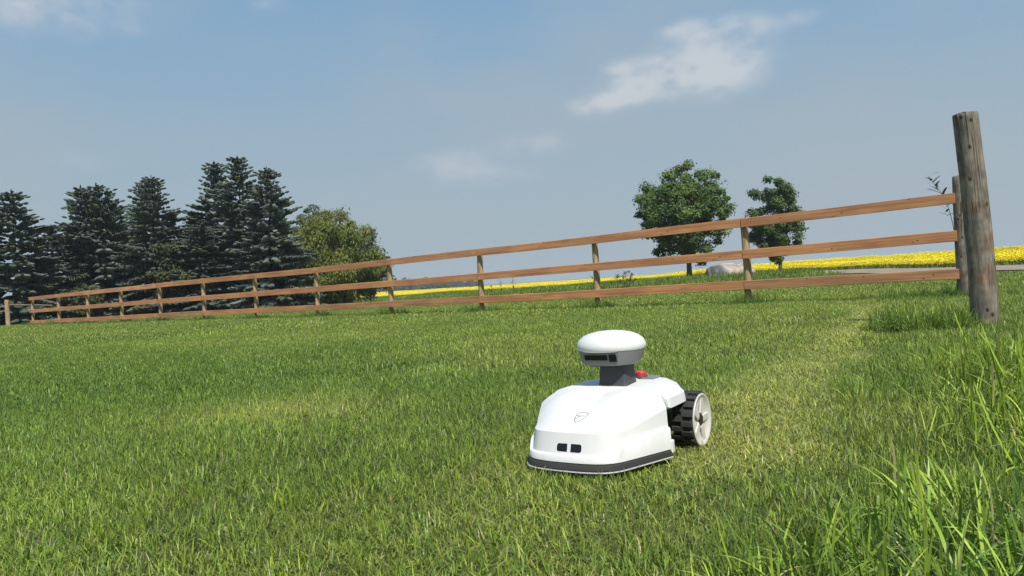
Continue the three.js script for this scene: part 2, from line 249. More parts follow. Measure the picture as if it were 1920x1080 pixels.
  const stop = part('stop_button', new THREE.LatheGeometry([[0, .016], [.014, .016], [.0175, .0145], [.0185, .011], [.0185, .0]].map(([a, b]) => new THREE.Vector2(a, b)), 32), red, m); stop.position.set(.032, .2305, .004);
  part('collar', new THREE.CylinderGeometry(.0215, .023, .005, 32), dark, stop).position.set(0, -.0005, 0);
  // sensor windows in the nose
  for (const s of [-1, 1]) {
    const sh = new THREE.Shape(), w = .033, h = .0225, r = .008, x0 = .006; // outer end round, inner end square
    sh.moveTo(x0, -h / 2); sh.lineTo(x0 + w - r, -h / 2); sh.quadraticCurveTo(x0 + w, -h / 2, x0 + w, -h / 2 + r); sh.lineTo(x0 + w, h / 2 - r); sh.quadraticCurveTo(x0 + w, h / 2, x0 + w - r, h / 2); sh.lineTo(x0, h / 2); sh.closePath();
    const g = new THREE.ExtrudeGeometry(sh, { depth: .006, bevelEnabled: true, bevelSize: .0006, bevelThickness: .0006, bevelSegments: 1 });
    if (s < 0) g.scale(-1, 1, 1);
    if (s < 0) { const id = g.index; if (id) { const a = id.array; for (let k = 0; k < a.length; k += 3) [a[k], a[k + 1]] = [a[k + 1], a[k]]; } else { const P = g.attributes.position.array; for (let k = 0; k < P.length; k += 9) for (let c = 0; c < 3; c++) [P[k + c], P[k + 3 + c]] = [P[k + 3 + c], P[k + c]]; g.computeVertexNormals(); } }
    const q = part('sensor_window', g, black, m); q.position.set(.006, .088, .4745); q.rotation.set(-.325, s * .02, 0);
  }
  // shield emblem: fine grey ribbons laid on the hood
  { hood.updateMatrixWorld(true); m.updateMatrixWorld(true);
    const rc = new THREE.Raycaster(), inv = m.matrixWorld.clone().invert();
    const onHood = (a, b) => { const o = new THREE.Vector3(a - .004, .4, .382 - b).applyMatrix4(m.matrixWorld); rc.set(o, new THREE.Vector3(0, -1, 0)); const h = rc.intersectObject(hood, false)[0]; return h.point.clone().applyMatrix4(inv); };
    const strokes = [[[-.5, .42], [-.25, .5], [0, .53], [.25, .5], [.5, .42], [.47, .1], [.38, -.2], [.22, -.42], [0, -.58], [-.22, -.42], [-.38, -.2], [-.47, .1], [-.5, .42]], [[-.30, -.28], [-.2, .02], [-.05, .12], [.28, .16]], [[-.05, .12], [-.46, .14]]];
    const up = new THREE.Vector3(0, .95, .35).normalize(), p = [], idx = [];
    for (const s of strokes) {
      const c = s.flatMap((q, k) => k < s.length - 1 ? [0, .34, .67].map((t) => [lerp(q[0], s[k + 1][0], t), lerp(q[1], s[k + 1][1], t)]) : [q]), w = s.map((q) => q), pts = c.map(([a, b]) => onHood(a * .036, b * .052).addScaledVector(up, .0006));
      pts.forEach((v, k) => { const d = pts[Math.min(k + 1, pts.length - 1)].clone().sub(pts[Math.max(0, k - 1)]).normalize(), n = d.cross(up).multiplyScalar(.0009), b = p.length / 3; p.push(v.x + n.x, v.y + n.y, v.z + n.z, v.x - n.x, v.y - n.y, v.z - n.z); if (k) idx.push(b - 2, b, b - 1, b - 1, b, b + 1); });
    }
    const g = new THREE.BufferGeometry(); g.setAttribute('position', new THREE.Float32BufferAttribute(p, 3)); g.setIndex(idx); g.computeVertexNormals(); const e = part('emblem', g, std({ color: rgb(.16, .16, .17), roughness: .5, side: THREE.DoubleSide }), m); e.userData.label = 'small grey shield emblem on the hood'; }
  // neck: four-sided column flaring into the deck
  { const q = [[.203, .070, .060], [.212, .060, .054], [.225, .0485, .046], [.25, .0455, .043], [.292, .044, .040]], p = [], idx = [], rr = .007, N = 24;
    const sect = (w, d) => { const o = []; for (let c = 0; c < 4; c++) for (let k = 0; k < 6; k++) { const a = c * Math.PI / 2 + k / 5 * Math.PI / 2; o.push([(c === 0 || c === 3 ? 1 : -1) * (w - rr) + Math.cos(a) * rr, (c < 2 ? 1 : -1) * (d - rr) + Math.sin(a) * rr]); } return o; };
    q.forEach(([y, w, d]) => sect(w, d).forEach(([x, z]) => p.push(x, y, z))); for (let j = 0; j < q.length - 1; j++) for (let i = 0; i < N; i++) { const a = j * N + i, b = j * N + (i + 1) % N; idx.push(a, a + N, b, b, a + N, b + N); }
    const g = new THREE.BufferGeometry(); g.setAttribute('position', new THREE.Float32BufferAttribute(p, 3)); g.setIndex(idx); g.translate(.009, -.006, .138); part('neck', toCreasedNormals(g, 0.7), dark, m); }
  // sensor head: grey faceted bezel with camera windows under a white dome
  { const hx = -.006, hz = .140, ring = (front, w, zb, yb) => { // flat front edge, slanting cheeks, round back
      const o = [], add = (x, z) => o.push([x, z]); const N = 14;
      for (let k = 0; k <= 6; k++) add(lerp(-front, front, k / 6), zb);
      for (let k = 1; k <= N * 2; k++) { const a = (k / (N * 2 + 1)); const ang = lerp(Math.atan2(zb - hz, front), -Math.PI - Math.atan2(zb - hz, front) + 0, a); const rx = w, rz = w * yb; let rad = 1 / Math.sqrt((Math.cos(ang) / rx) ** 2 + (Math.sin(ang) / rz) ** 2); const r0 = Math.hypot(front, zb - hz); const bl = sstep(0, .28, a) * sstep(0, .28, 1 - a); rad = lerp(r0, rad, bl); add(Math.cos(ang) * rad, hz + Math.sin(ang) * rad); }
      return o; };
    const R0 = [[ring(.064, .1085, .226, .98), .3355], [ring(.062, .106, .226, .98), .330], [ring(.060, .098, .222, .95), .306], [ring(.056, .088, .218, .92), .2945], [ring(.050, .078, .21, .9), .2905]], p = [], idx = [], n = R0[0][0].length;
    R0.forEach(([r, y]) => r.forEach(([x, z]) => p.push(x, y, z))); for (let j = 0; j < R0.length - 1; j++) for (let i = 0; i < n; i++) { const a = j * n + i, b = j * n + (i + 1) % n; idx.push(a, a + n, b, b, a + n, b + n); }
    const c = p.length / 3; p.push(0, .2905, .14); const e = (R0.length - 1) * n; for (let i = 0; i < n; i++) idx.push(e + i, c, e + (i + 1) % n);
    const g = new THREE.BufferGeometry(); g.setAttribute('position', new THREE.Float32BufferAttribute(p, 3)); g.setIndex(idx); const head = part('head_bezel', toCreasedNormals(g, 0.6), grey, m); head.position.x = hx;
    const face = (name, x0, x1, y0, y1) => { const b = part(name, new RoundedBoxGeometry(x1 - x0, y1 - y0, .006, 2, .0018), black, head); b.position.set((x0 + x1) / 2, (y0 + y1) / 2, .2245); b.rotation.x = .14; };
    face('camera_window', -.054, .024, .3085, .3255); face('camera_lens', .031, .056, .3040, .3275);
    part('gimbal_plate', new RoundedBoxGeometry(.082, .007, .09, 2, .003).translate(-.012, .2885, .150), dark, head);
    const dome = part('dome', new THREE.LatheGeometry([[0, .397], [.02, .3965], [.045, .394], [.07, .3885], [.090, .3805], [.104, .369], [.111, .357], [.1125, .347], [.110, .3385], [.105, .3345], [0, .3345]].map(([a, b]) => new THREE.Vector2(a, b)), 64), white, m); dome.position.set(hx, 0, hz); dome.scale.set(1, 1, .97);
  }
  // rear wheels
  for (const s of [-1, 1]) {
    const w = new THREE.Group(); w.name = 'wheel'; m.add(w); w.position.set(s * .197, .092, 0); w.rotation.z = s > 0 ? -Math.PI / 2 : Math.PI / 2; // lathe axis y -> outwards
    const tyre = [new THREE.LatheGeometry([[.045, -.033], [.078, -.033], [.0835, -.027], [.0845, 0], [.0835, .027], [.079, .033], [.074, .034]].map(([a, b]) => new THREE.Vector2(a, b)), 48).toNonIndexed()];
    for (let k = 0; k < 18; k++) for (const side of [0, 1]) { const g = new RoundedBoxGeometry(.0125, .036, .0165, 1, .0018); g.rotateX((side ? 1 : -1) * .0); g.translate(.0865, side ? .0155 : -.0155, 0); g.rotateY((k + side * .5) / 18 * 2 * Math.PI); tyre.push(g); }
    tyre.forEach((g) => { for (const a of Object.keys(g.attributes)) if (!['position', 'normal'].includes(a)) g.deleteAttribute(a); });
    part('tyre', mergeGeometries(tyre), rubber, w);
    const rim = part('rim', new THREE.LatheGeometry([[.0, .031], [.014, .031], [.02, .029], [.03, .0255], [.058, .028], [.07, .0325], [.0775, .0385], [.0835, .0395], [.0855, .037], [.083, .032], [.07, .030]].map(([a, b]) => new THREE.Vector2(a, b)), 64), cream, w);
    for (let k = 0; k < 5; k++) { const g = new RoundedBoxGeometry(.052, .006, .022, 2, .0025); g.translate(.046, .0312, 0); const sp = part('spoke', g, cream, rim); sp.rotation.y = k / 5 * 2 * Math.PI + .35; }
    part('hub', new THREE.LatheGeometry([[0, .0335], [.012, .0335], [.0165, .0345], [.018, .0335], [.018, .028]].map(([a, b]) => new THREE.Vector2(a, b)), 32), black, rim);
  }
  for (const s of [-1, 1]) { const w = part('caster', new THREE.LatheGeometry([[0, -.012], [.024, -.012], [.028, -.008], [.028, .008], [.024, .012], [0, .012]].map(([a, b]) => new THREE.Vector2(a, b)), 24).rotateZ(Math.PI / 2), rubber, m); w.position.set(s * .09, .028, .36); part('fork', new RoundedBoxGeometry(.034, .04, .012, 2, .003).translate(0, .028, 0), dark, w); }
  shadow(m);
}

// ------------------------------------------------------------------ grass
const GREEN = [[.174, .278, .027], [.214, .312, .032], [.130, .224, .031], [.280, .362, .048], [.168, .258, .050]], STRAW = [[.38, .33, .16], [.30, .29, .12], [.45, .40, .22]];
function blade(G, R, x, z, len, wid, az, lean, curl, col, tipw = 0.3, segs = 3) {
  const ca = Math.cos(az), sa = Math.sin(az); let px = x, py = 0, pz = z, a = lean, prev = -1;
  const sx = -sa, sz = ca, roll = (R() - 0.5) * 0.8;
  for (let s = 0; s <= segs; s++) {
    const t = s / segs, w = wid * 0.5 * (s === segs ? tipw : 1 - 0.35 * t * t);
    const dx = Math.sin(a) * ca, dy = Math.cos(a), dz = Math.sin(a) * sa;                       // along the blade
    let nx = -Math.cos(a) * ca, ny = Math.sin(a), nz = -Math.cos(a) * sa;                        // its face
    const wx = sx * Math.cos(roll) + nx * Math.sin(roll), wy = ny * Math.sin(roll), wz = sz * Math.cos(roll) + nz * Math.sin(roll);
    nx = nx * Math.cos(roll) - sx * Math.sin(roll); ny *= Math.cos(roll); nz = nz * Math.cos(roll) - sz * Math.sin(roll);
    const i0 = G.v(px - wx * w, py - wy * w, pz - wz * w, nx, ny, nz, col), i1 = G.v(px + wx * w, py + wy * w, pz + wz * w, nx, ny, nz, col);
    if (prev >= 0) { G.tri(prev, prev + 1, i0); G.tri(prev + 1, i1, i0); }
    prev = i0; const step = len / segs; px += dx * step; py += dy * step; pz += dz * step; a += curl / segs;
  }
}
function patch(seed, n, radius, h0, h1, w0, w1, leanMax, curlMax, straw, segs = 3, tip = 0.3) {
  const G = new Geo(), R = rng(seed);
  for (let k = 0; k < n; k++) {
    const r = radius * Math.sqrt(R()) * (0.75 + 0.4 * R()), t = R() * 2 * Math.PI, paled = R() < straw, base = paled ? STRAW[Math.floor(R() * 3)] : GREEN[Math.floor(R() * 5)], v = 0.75 + 0.5 * R();
    const flat = paled && R() < 0.5;
    blade(G, R, r * Math.cos(t), r * Math.sin(t), lerp(h0, h1, R() ** 1.3) * (flat ? 0.8 : 1), lerp(w0, w1, R()), R() * 2 * Math.PI, flat ? 1.0 + R() * 0.4 : leanMax * R(), curlMax * (R() * 1.3 - 0.25), base.map((c) => c * v), tip, segs);
  }
  return G.build();
}
const leafMat = (o = {}) => phys({ vertexColors: true, roughness: 0.92, specularIntensity: 0.5, transmission: 0.46, thickness: 0, side: THREE.DoubleSide, ...o });
const grassMat = leafMat(), glossGrass = phys({ vertexColors: true, roughness: 0.45, specularIntensity: 0.7, side: THREE.DoubleSide });
const EDGE = [[4.4, -9.5], [3.55, -6.9], [2.6, -5.13], [1.78, -3.73], [1.12, -2.56], [.78, -1.95], [.5, -1.55], [.2, -1.3], [-.2, -.9], [-.4, 1]];
const edgeX = (z) => { if (z < EDGE[0][1]) return EDGE[0][0] + (EDGE[0][1] - z) * 0.5; let i = 0; while (i < EDGE.length - 2 && EDGE[i + 1][1] < z) i++; const a = EDGE[i], b = EDGE[i + 1]; return lerp(a[0], b[0], (z - a[1]) / (b[1] - a[1])); };
const TRACK = [[.6, -2.2], [.72, -2.6], [1.5, -3.95], [2.35, -5.45], [3.4, -7.2], [4.4, -9.2]];
function segDist(x, z, line) { let best = [1e9, 0, 0]; for (let i = 0; i < line.length - 1; i++) { const [ax, az] = line[i], [bx, bz] = line[i + 1], dx = bx - ax, dz = bz - az, t = Math.max(0, Math.min(1, ((x - ax) * dx + (z - az) * dz) / (dx * dx + dz * dz))), d = Math.hypot(x - ax - dx * t, z - az - dz * t), s = Math.sign((x - ax) * dz - (z - az) * dx); if (d < best[0]) best = [d, d * s, i + t]; } return best; }
const fenceDist = (x, z) => { const dx = 0.7742, dz = 0.6329, ax = x - POSTS[0][0], az = z - POSTS[0][1]; return ax * -dz + az * dx; }; // > 0 on the lawn side
function lawnTint(x, z) {                                   // lush, dried or clipped patches, plus sunlit blade tops painted along the fence
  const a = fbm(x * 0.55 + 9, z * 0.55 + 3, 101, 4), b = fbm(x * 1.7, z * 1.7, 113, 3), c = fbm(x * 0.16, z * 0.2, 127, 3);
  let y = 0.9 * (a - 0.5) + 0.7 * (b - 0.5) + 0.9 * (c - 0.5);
  let paled = 0.9 * Math.exp(-(((x + 1.15) / 0.55) ** 2 + ((z + 3.55) / 0.32) ** 2));
  const tr = segDist(x, z, TRACK); paled += 1.25 * (1 - sstep(0.16, 0.34, tr[0])) * (0.5 + 1.0 * fbm(x * 5, z * 5, 131, 2)) + 0.4 * (1 - sstep(0.02, 0.14, Math.abs(tr[0] - 0.62))) * (tr[1] > 0 ? 1 : 0.6);
  paled += 0.35 * sstep(0.56, 0.75, fbm(x * 0.8 + 30, z * 0.8, 137, 3)) + 0.3 * (1 - sstep(3, 9, Math.abs(fenceDist(x, z)) + 6 * (fbm(x * 0.3, z * 0.5, 139, 3) - 0.5)));  // belt along the fence paints in sunlit blade tops seen at a low angle
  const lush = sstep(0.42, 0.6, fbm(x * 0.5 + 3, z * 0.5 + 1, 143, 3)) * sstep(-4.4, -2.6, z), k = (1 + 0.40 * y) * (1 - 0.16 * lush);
  return [lerp(k * (1 + 0.18 * y), 1.85, paled * 0.62), lerp(k, 1.38, paled * 0.62), lerp(k * (1 + 0.1 * y), 2.2, paled * 0.62)];
}
const mc = Math.cos(-MYAW), ms = Math.sin(-MYAW);
const inMower = (x, z, pad) => { const dx = x - MOWER.x, dz = z - MOWER.z, lx = dx * mc + dz * ms, lz = -dx * ms + dz * mc; return Math.abs(lx) < 0.235 + pad && lz > -0.13 - pad && lz < 0.5 + pad; };
function scatter(parent, name, geos, mat, spots) {          // spots: [x, y, z, turn, scale, scaleY, r, g, b, tiltX, tiltZ]
  const per = geos.map(() => []); spots.forEach((s, i) => per[i % geos.length].push(s));
  const M = new THREE.Matrix4(), q = new THREE.Quaternion(), e = new THREE.Euler(), c = new THREE.Color();
  geos.forEach((g, gi) => {
    if (!per[gi].length) return;
    const im = new THREE.InstancedMesh(g, mat === grassMat && gi % 2 ? glossGrass : mat, per[gi].length); im.name = name; im.userData = { kind: 'stuff' }; im.castShadow = im.receiveShadow = true;
    per[gi].forEach(([x, y, z, t, s, sy, r, gg, b, tx = 0, tz = 0], i) => { e.set(tx, t, tz, 'XZY'); q.setFromEuler(e); M.compose(new THREE.Vector3(x, y, z), q, new THREE.Vector3(s, s * sy, s)); im.setMatrixAt(i, M); im.setColorAt(i, c.setRGB(r, gg, b)); });
    parent.add(im);
  });
}
const stuff = (name, label, category) => { const g = new THREE.Group(); g.name = name; tag(g, label, category, null, 'stuff'); scene.add(g); return g; };
const wedge = (R, d0, d1, density, spread, side) => { const out = []; const c = 1 / Math.sqrt(density); for (let d = d0; d < d1; d += c) { const w = spread * d + side; for (let x = -w; x < w; x += c) out.push([x + c * R(), -d - c * R()]); } return out; };
{
  const lawn = stuff('lawn_grass', 'short mown green lawn with pale wheel tracks behind the mower', 'grass');
  const fine = [1, 2, 3, 4, 5, 6].map((s) => patch(500 + s, 420, 0.16, 0.014, 0.050, 0.0014, 0.0031, 1.2, 1.1, 0.06));
  const mid = [1, 2, 3, 4].map((s) => patch(520 + s, 380, 0.24, 0.016, 0.052, 0.0030, 0.0056, 1.2, 0.9, 0.05, 2));
  const far = [1, 2, 3].map((s) => patch(540 + s, 340, 0.6, 0.022, 0.058, 0.008, 0.015, 1.2, 0.8, 0.05, 2));
  const R = rng(900);
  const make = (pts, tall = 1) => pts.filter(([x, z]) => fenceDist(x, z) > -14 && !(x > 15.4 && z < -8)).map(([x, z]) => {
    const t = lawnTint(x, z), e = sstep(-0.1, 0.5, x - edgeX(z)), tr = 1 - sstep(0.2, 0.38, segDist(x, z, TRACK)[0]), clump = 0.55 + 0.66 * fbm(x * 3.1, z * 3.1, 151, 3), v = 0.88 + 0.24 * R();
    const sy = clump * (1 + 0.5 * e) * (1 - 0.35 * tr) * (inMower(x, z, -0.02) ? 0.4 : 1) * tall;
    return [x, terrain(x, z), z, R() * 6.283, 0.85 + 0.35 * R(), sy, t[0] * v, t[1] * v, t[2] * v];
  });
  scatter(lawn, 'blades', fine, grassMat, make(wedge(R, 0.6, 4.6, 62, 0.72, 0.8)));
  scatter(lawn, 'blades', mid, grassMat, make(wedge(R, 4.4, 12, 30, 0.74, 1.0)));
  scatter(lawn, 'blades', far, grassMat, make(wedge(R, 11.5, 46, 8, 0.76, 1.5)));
}
{ // uncut grass along the lawn's edge, under the fence and round the posts
  const tall = stuff('uncut_grass', 'long uncut lush grass along the lawn edge and round the posts', 'grass');
  const lush = [1, 2, 3, 4, 5].map((s) => patch(600 + s, 50, 0.11, 0.07, 0.22, 0.0028, 0.0065, 0.75, 1.7, 0.09, 5, 0.06));
  const R = rng(950), pts = [];
  for (const [x, z] of wedge(R, 0.75, 11, 72, 0.72, 0.8)) {
    const e = x - edgeX(z), f = sstep(-0.1, 0.65, e + 0.35 * (fbm(x * 1.6, z * 1.6, 159, 2) - 0.5)) * (z < -6.5 ? 0.75 : 1); if (R() > f * 1.0 || (z < -4.4 && R() < 0.4) || inMower(x, z, 0.16) || Math.hypot(x - 3.62, z + 5.55) < 0.34) continue;
    const n = fbm(x * 2.2 + 5, z * 2.2, 161, 3), s = lerp(0.42, 0.95, f) * (0.6 + 0.8 * n) * lerp(1, 0.3, sstep(3.2, 5.2, -z)), v = (0.95 + 0.3 * R()), y = fbm(x * 1.3, z * 1.3, 167, 3) - 0.5;
    pts.push([x, terrain(x, z), z, R() * 6.283, s, 1, v * (1.0 + 0.5 * y), v, v * (0.85 - 0.5 * y)]);
  }
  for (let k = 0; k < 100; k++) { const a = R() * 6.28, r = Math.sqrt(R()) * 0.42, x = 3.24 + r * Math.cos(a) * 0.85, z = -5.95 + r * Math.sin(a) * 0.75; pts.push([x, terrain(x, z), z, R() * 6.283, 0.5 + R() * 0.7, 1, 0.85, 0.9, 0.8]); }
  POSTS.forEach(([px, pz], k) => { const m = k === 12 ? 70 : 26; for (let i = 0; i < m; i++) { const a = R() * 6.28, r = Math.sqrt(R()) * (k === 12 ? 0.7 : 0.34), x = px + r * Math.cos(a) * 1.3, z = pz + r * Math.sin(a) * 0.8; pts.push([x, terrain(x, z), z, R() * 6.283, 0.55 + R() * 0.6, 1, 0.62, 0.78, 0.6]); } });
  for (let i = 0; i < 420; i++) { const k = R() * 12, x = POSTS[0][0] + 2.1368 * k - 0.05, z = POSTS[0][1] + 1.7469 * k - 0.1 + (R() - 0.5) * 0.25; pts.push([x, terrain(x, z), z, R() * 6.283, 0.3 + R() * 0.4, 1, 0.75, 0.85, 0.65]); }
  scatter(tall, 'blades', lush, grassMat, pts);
  const tufts = [[-.63, -1.97, 1], [-.93, -2.13, .7], [-.81, -4.55, .8], [-1.29, -2.66, .6], [-.35, -1.75, .6], [-.2, -2.4, .5], [.12, -1.8, .6], [-1.0, -1.75, .7], [-.55, -3.2, .6], [.3, -3.9, .7]].flatMap(([x, z, s]) => Array.from({ length: 3 }, () => [x + (R() - .5) * .05, terrain(x, z), z + (R() - .5) * .05, R() * 6.283, s * (.4 + .15 * R()), 1, 1.5, 1.35, .9]));
  scatter(tall, 'blades', [patch(640, 14, 0.05, 0.09, 0.19, 0.005, 0.010, 0.6, 1.2, 0.02, 5, 0.06)], grassMat, tufts);
  const broad = [1, 2].map((s) => patch(650 + s, 7, 0.05, 0.16, 0.30, 0.006, 0.011, 0.8, 1.9, 0.05, 8, 0.04));
  const bp = [[1.62, -2.5, 1], [1.72, -2.62, 1.1], [1.5, -2.35, .8], [1.25, -1.86, .9], [.86, -1.33, .8], [.98, -1.3, .9], [.9, -1.75, .7], [1.95, -2.9, 1.1], [2.3, -3.6, 1], [2.7, -4.4, .9], [1.1, -1.55, .9], [1.35, -2.15, .9], [2.0, -3.3, .9]].map(([x, z, s]) => [x, terrain(x, z), z, R() * 6.283, s, 1, 1.25, 1.2, .95]);
  scatter(tall, 'blades', broad, grassMat, bp);
}
{ // rough meadow beyond the mown strip, thicker round the tree roots
  const rough = stuff('rough_meadow', 'rough meadow grass between the fence and the yellow crop', 'grass');
  const tuft = [1, 2, 3].map((s) => patch(700 + s, 260, 0.9, 0.07, 0.24, 0.012, 0.026, 0.6, 0.8, 0.12, 3, 0.2));
  const R = rng(990), pts = [];
  for (const [x, z] of wedge(R, 20, 74, 1.5, 0.78, 2)) {
    const f = fenceDist(x, z); if (f > -7 || z > -33 || (x > 15.2 && x < 23 && z > -50)) continue;
    if (x > 22.6 && z > -50) continue;
    const band = sstep(0.42, 0.62, fbm(x * 0.09, z * 0.22, 171, 3)), root = Math.exp(-(((x - 11.4) / 3.6) ** 2 + ((z + 38.2) / 3.2) ** 2)); if (root < 0.15 && R() > 0.15 + 0.85 * band) continue;
    const d = 0.8 + 0.4 * R(), y = 0.3 * (fbm(x * 0.2, z * 0.2, 173, 2) - 0.5); pts.push([x, terrain(x, z), z, R() * 6.283, 0.8 + 0.4 * R(), 0.5 + 0.5 * band + 1.6 * root, d * (0.8 + y), d * 0.85, d * (0.7 - y)]);
  }
  scatter(rough, 'blades', tuft, grassMat, pts);
}
{ // oilseed crop in flower
  const crop = stuff('rapeseed_field', 'bright yellow flowering rapeseed crop beyond the road', 'crop');
  const plant = [1, 2, 3, 4].map((s) => {
    const G = new Geo(), R = rng(800 + s);
    for (let k = 0; k < 34; k++) { const a = R() * 6.28, r = Math.sqrt(R()) * 0.75; blade(G, R, r * Math.cos(a), r * Math.sin(a), 0.28 + 0.22 * R(), 0.018 + 0.02 * R(), R() * 6.28, R() * 0.25, 0.2, [[.12, .20, .04], [.15, .23, .05], [.18, .25, .06]][k % 3], 0.5, 2); }
    for (let k = 0; k < 105; k++) {                        // flower heads: small solid racemes
      const a = R() * 6.28, r = Math.sqrt(R()) * 0.8, x = r * Math.cos(a), z = r * Math.sin(a), y = 0.86 - 0.42 * R() ** 1.5, w = 0.026 + 0.016 * R(), h = 0.05 + 0.035 * R(), t0 = R() * 6.28, lx = (R() - .5) * .05, lz = (R() - .5) * .05;
      const c = [[.86, .69, .012], [.90, .74, .016], [.82, .65, .014], [.62, .60, .03]][k % 13 === 0 ? 3 : k % 3];
      const top = [x + lx, y + h, z + lz], bot = [x, y - h * 0.8, z], ring = [0, 1, 2, 3].map((q) => [x + w * Math.cos(t0 + q * 1.571), y + (R() - .5) * .02, z + w * Math.sin(t0 + q * 1.571)]);
      for (let q = 0; q < 4; q++) for (const tip of [top, bot]) { const p = ring[q], p2 = ring[(q + 1) % 4], A = tip === top ? [p2, p, tip] : [p, p2, tip], e = [0, 1, 2].map((m) => A[1][m] - A[0][m]), f = [0, 1, 2].map((m) => A[2][m] - A[0][m]); let n = [e[1] * f[2] - e[2] * f[1], e[2] * f[0] - e[0] * f[2], e[0] * f[1] - e[1] * f[0]]; const l = Math.hypot(...n); n = n.map((m) => m / l); const id = A.map((v) => G.v(...v, ...n, c)); G.tri(...id); }
    }
    return G.build();
  });
  const line = [[23.2, 10], [23.2, -36], [22.9, -49], [18.3, -58], [9.8, -72], [-4, -90], [-23.3, -125], [-34, -140], [-90, -210]], R = rng(1010), pts = [];
  const segs = line.slice(0, -1).map((a, i) => [a, line[i + 1]]);
  for (const [[ax, az], [bx, bz]] of segs) {
    const len = Math.hypot(bx - ax, bz - az), ux = (bx - ax) / len, uz = (bz - az) / len, nx = -uz, nz = ux; // towards the crop
    const d = Math.hypot((ax + bx) / 2, (az + bz) / 2), deep = d > 60 ? 70 : 26, scale = d > 110 ? 1.25 : 1, dens = d > 110 ? 0.5 : d > 70 ? 0.7 : 1.0, n = Math.round(len * deep * dens);
    for (let k = 0; k < n; k++) { const s = R() * len, t = deep * R() ** 1.7 + 0.4 + 0.5 * (vnoise(s * 0.4, d) - 0.5), x = ax + ux * s + nx * t, z = az + uz * s + nz * t; if (z > 12 || x < -46) continue; const v = 0.88 + 0.24 * R(); pts.push([x, terrain(x, z), z, R() * 6.283, scale * (0.9 + 0.2 * R()), (0.86 + 0.22 * R()) * (0.50 + 0.4 * Math.min(1, t / 7)) * (d > 70 ? 0.72 : 1) / (scale > 1 ? 1.1 : 1), v, v, v]); }
  }
  scatter(crop, 'plants', plant, std({ vertexColors: true, roughness: 0.9, side: THREE.DoubleSide }), pts);
}

// ------------------------------------------------------------------ trees
const barkTex = dataTex(128, 256, (u, v) => { const k = 0.5 + 0.7 * fbm(u * 16, v * 8, 201, 4, 16, 8); return [104 * k, 92 * k, 78 * k]; });
const bark = std({ map: barkTex, roughness: 0.95 });
function limb(pts, r0, r1, seg = 7) {                       // tapered tube through points
  const c = new THREE.CatmullRomCurve3(pts), n = pts.length * 4, fr = c.computeFrenetFrames(n, false), p = [], uv = [], idx = [];
  for (let j = 0; j <= n; j++) { const t = j / n, o = c.getPointAt(t), r = lerp(r0, r1, t); for (let i = 0; i <= seg; i++) { const a = i / seg * 2 * Math.PI, q = o.clone().addScaledVector(fr.normals[j], Math.cos(a) * r).addScaledVector(fr.binormals[j], Math.sin(a) * r); p.push(q.x, q.y, q.z); uv.push(i / seg, t * 4); } }
  for (let j = 0; j < n; j++) for (let i = 0; i < seg; i++) { const a = j * (seg + 1) + i, b = a + seg + 1; idx.push(a, a + 1, b, b, a + 1, b + 1); }
  const g = new THREE.BufferGeometry(); g.setAttribute('position', new THREE.Float32BufferAttribute(p, 3)); g.setAttribute('uv', new THREE.Float32BufferAttribute(uv, 2)); g.setIndex(idx); g.computeVertexNormals(); return g;
}
const needleMat = leafMat({ transmission: 0.36, roughness: 0.95 });
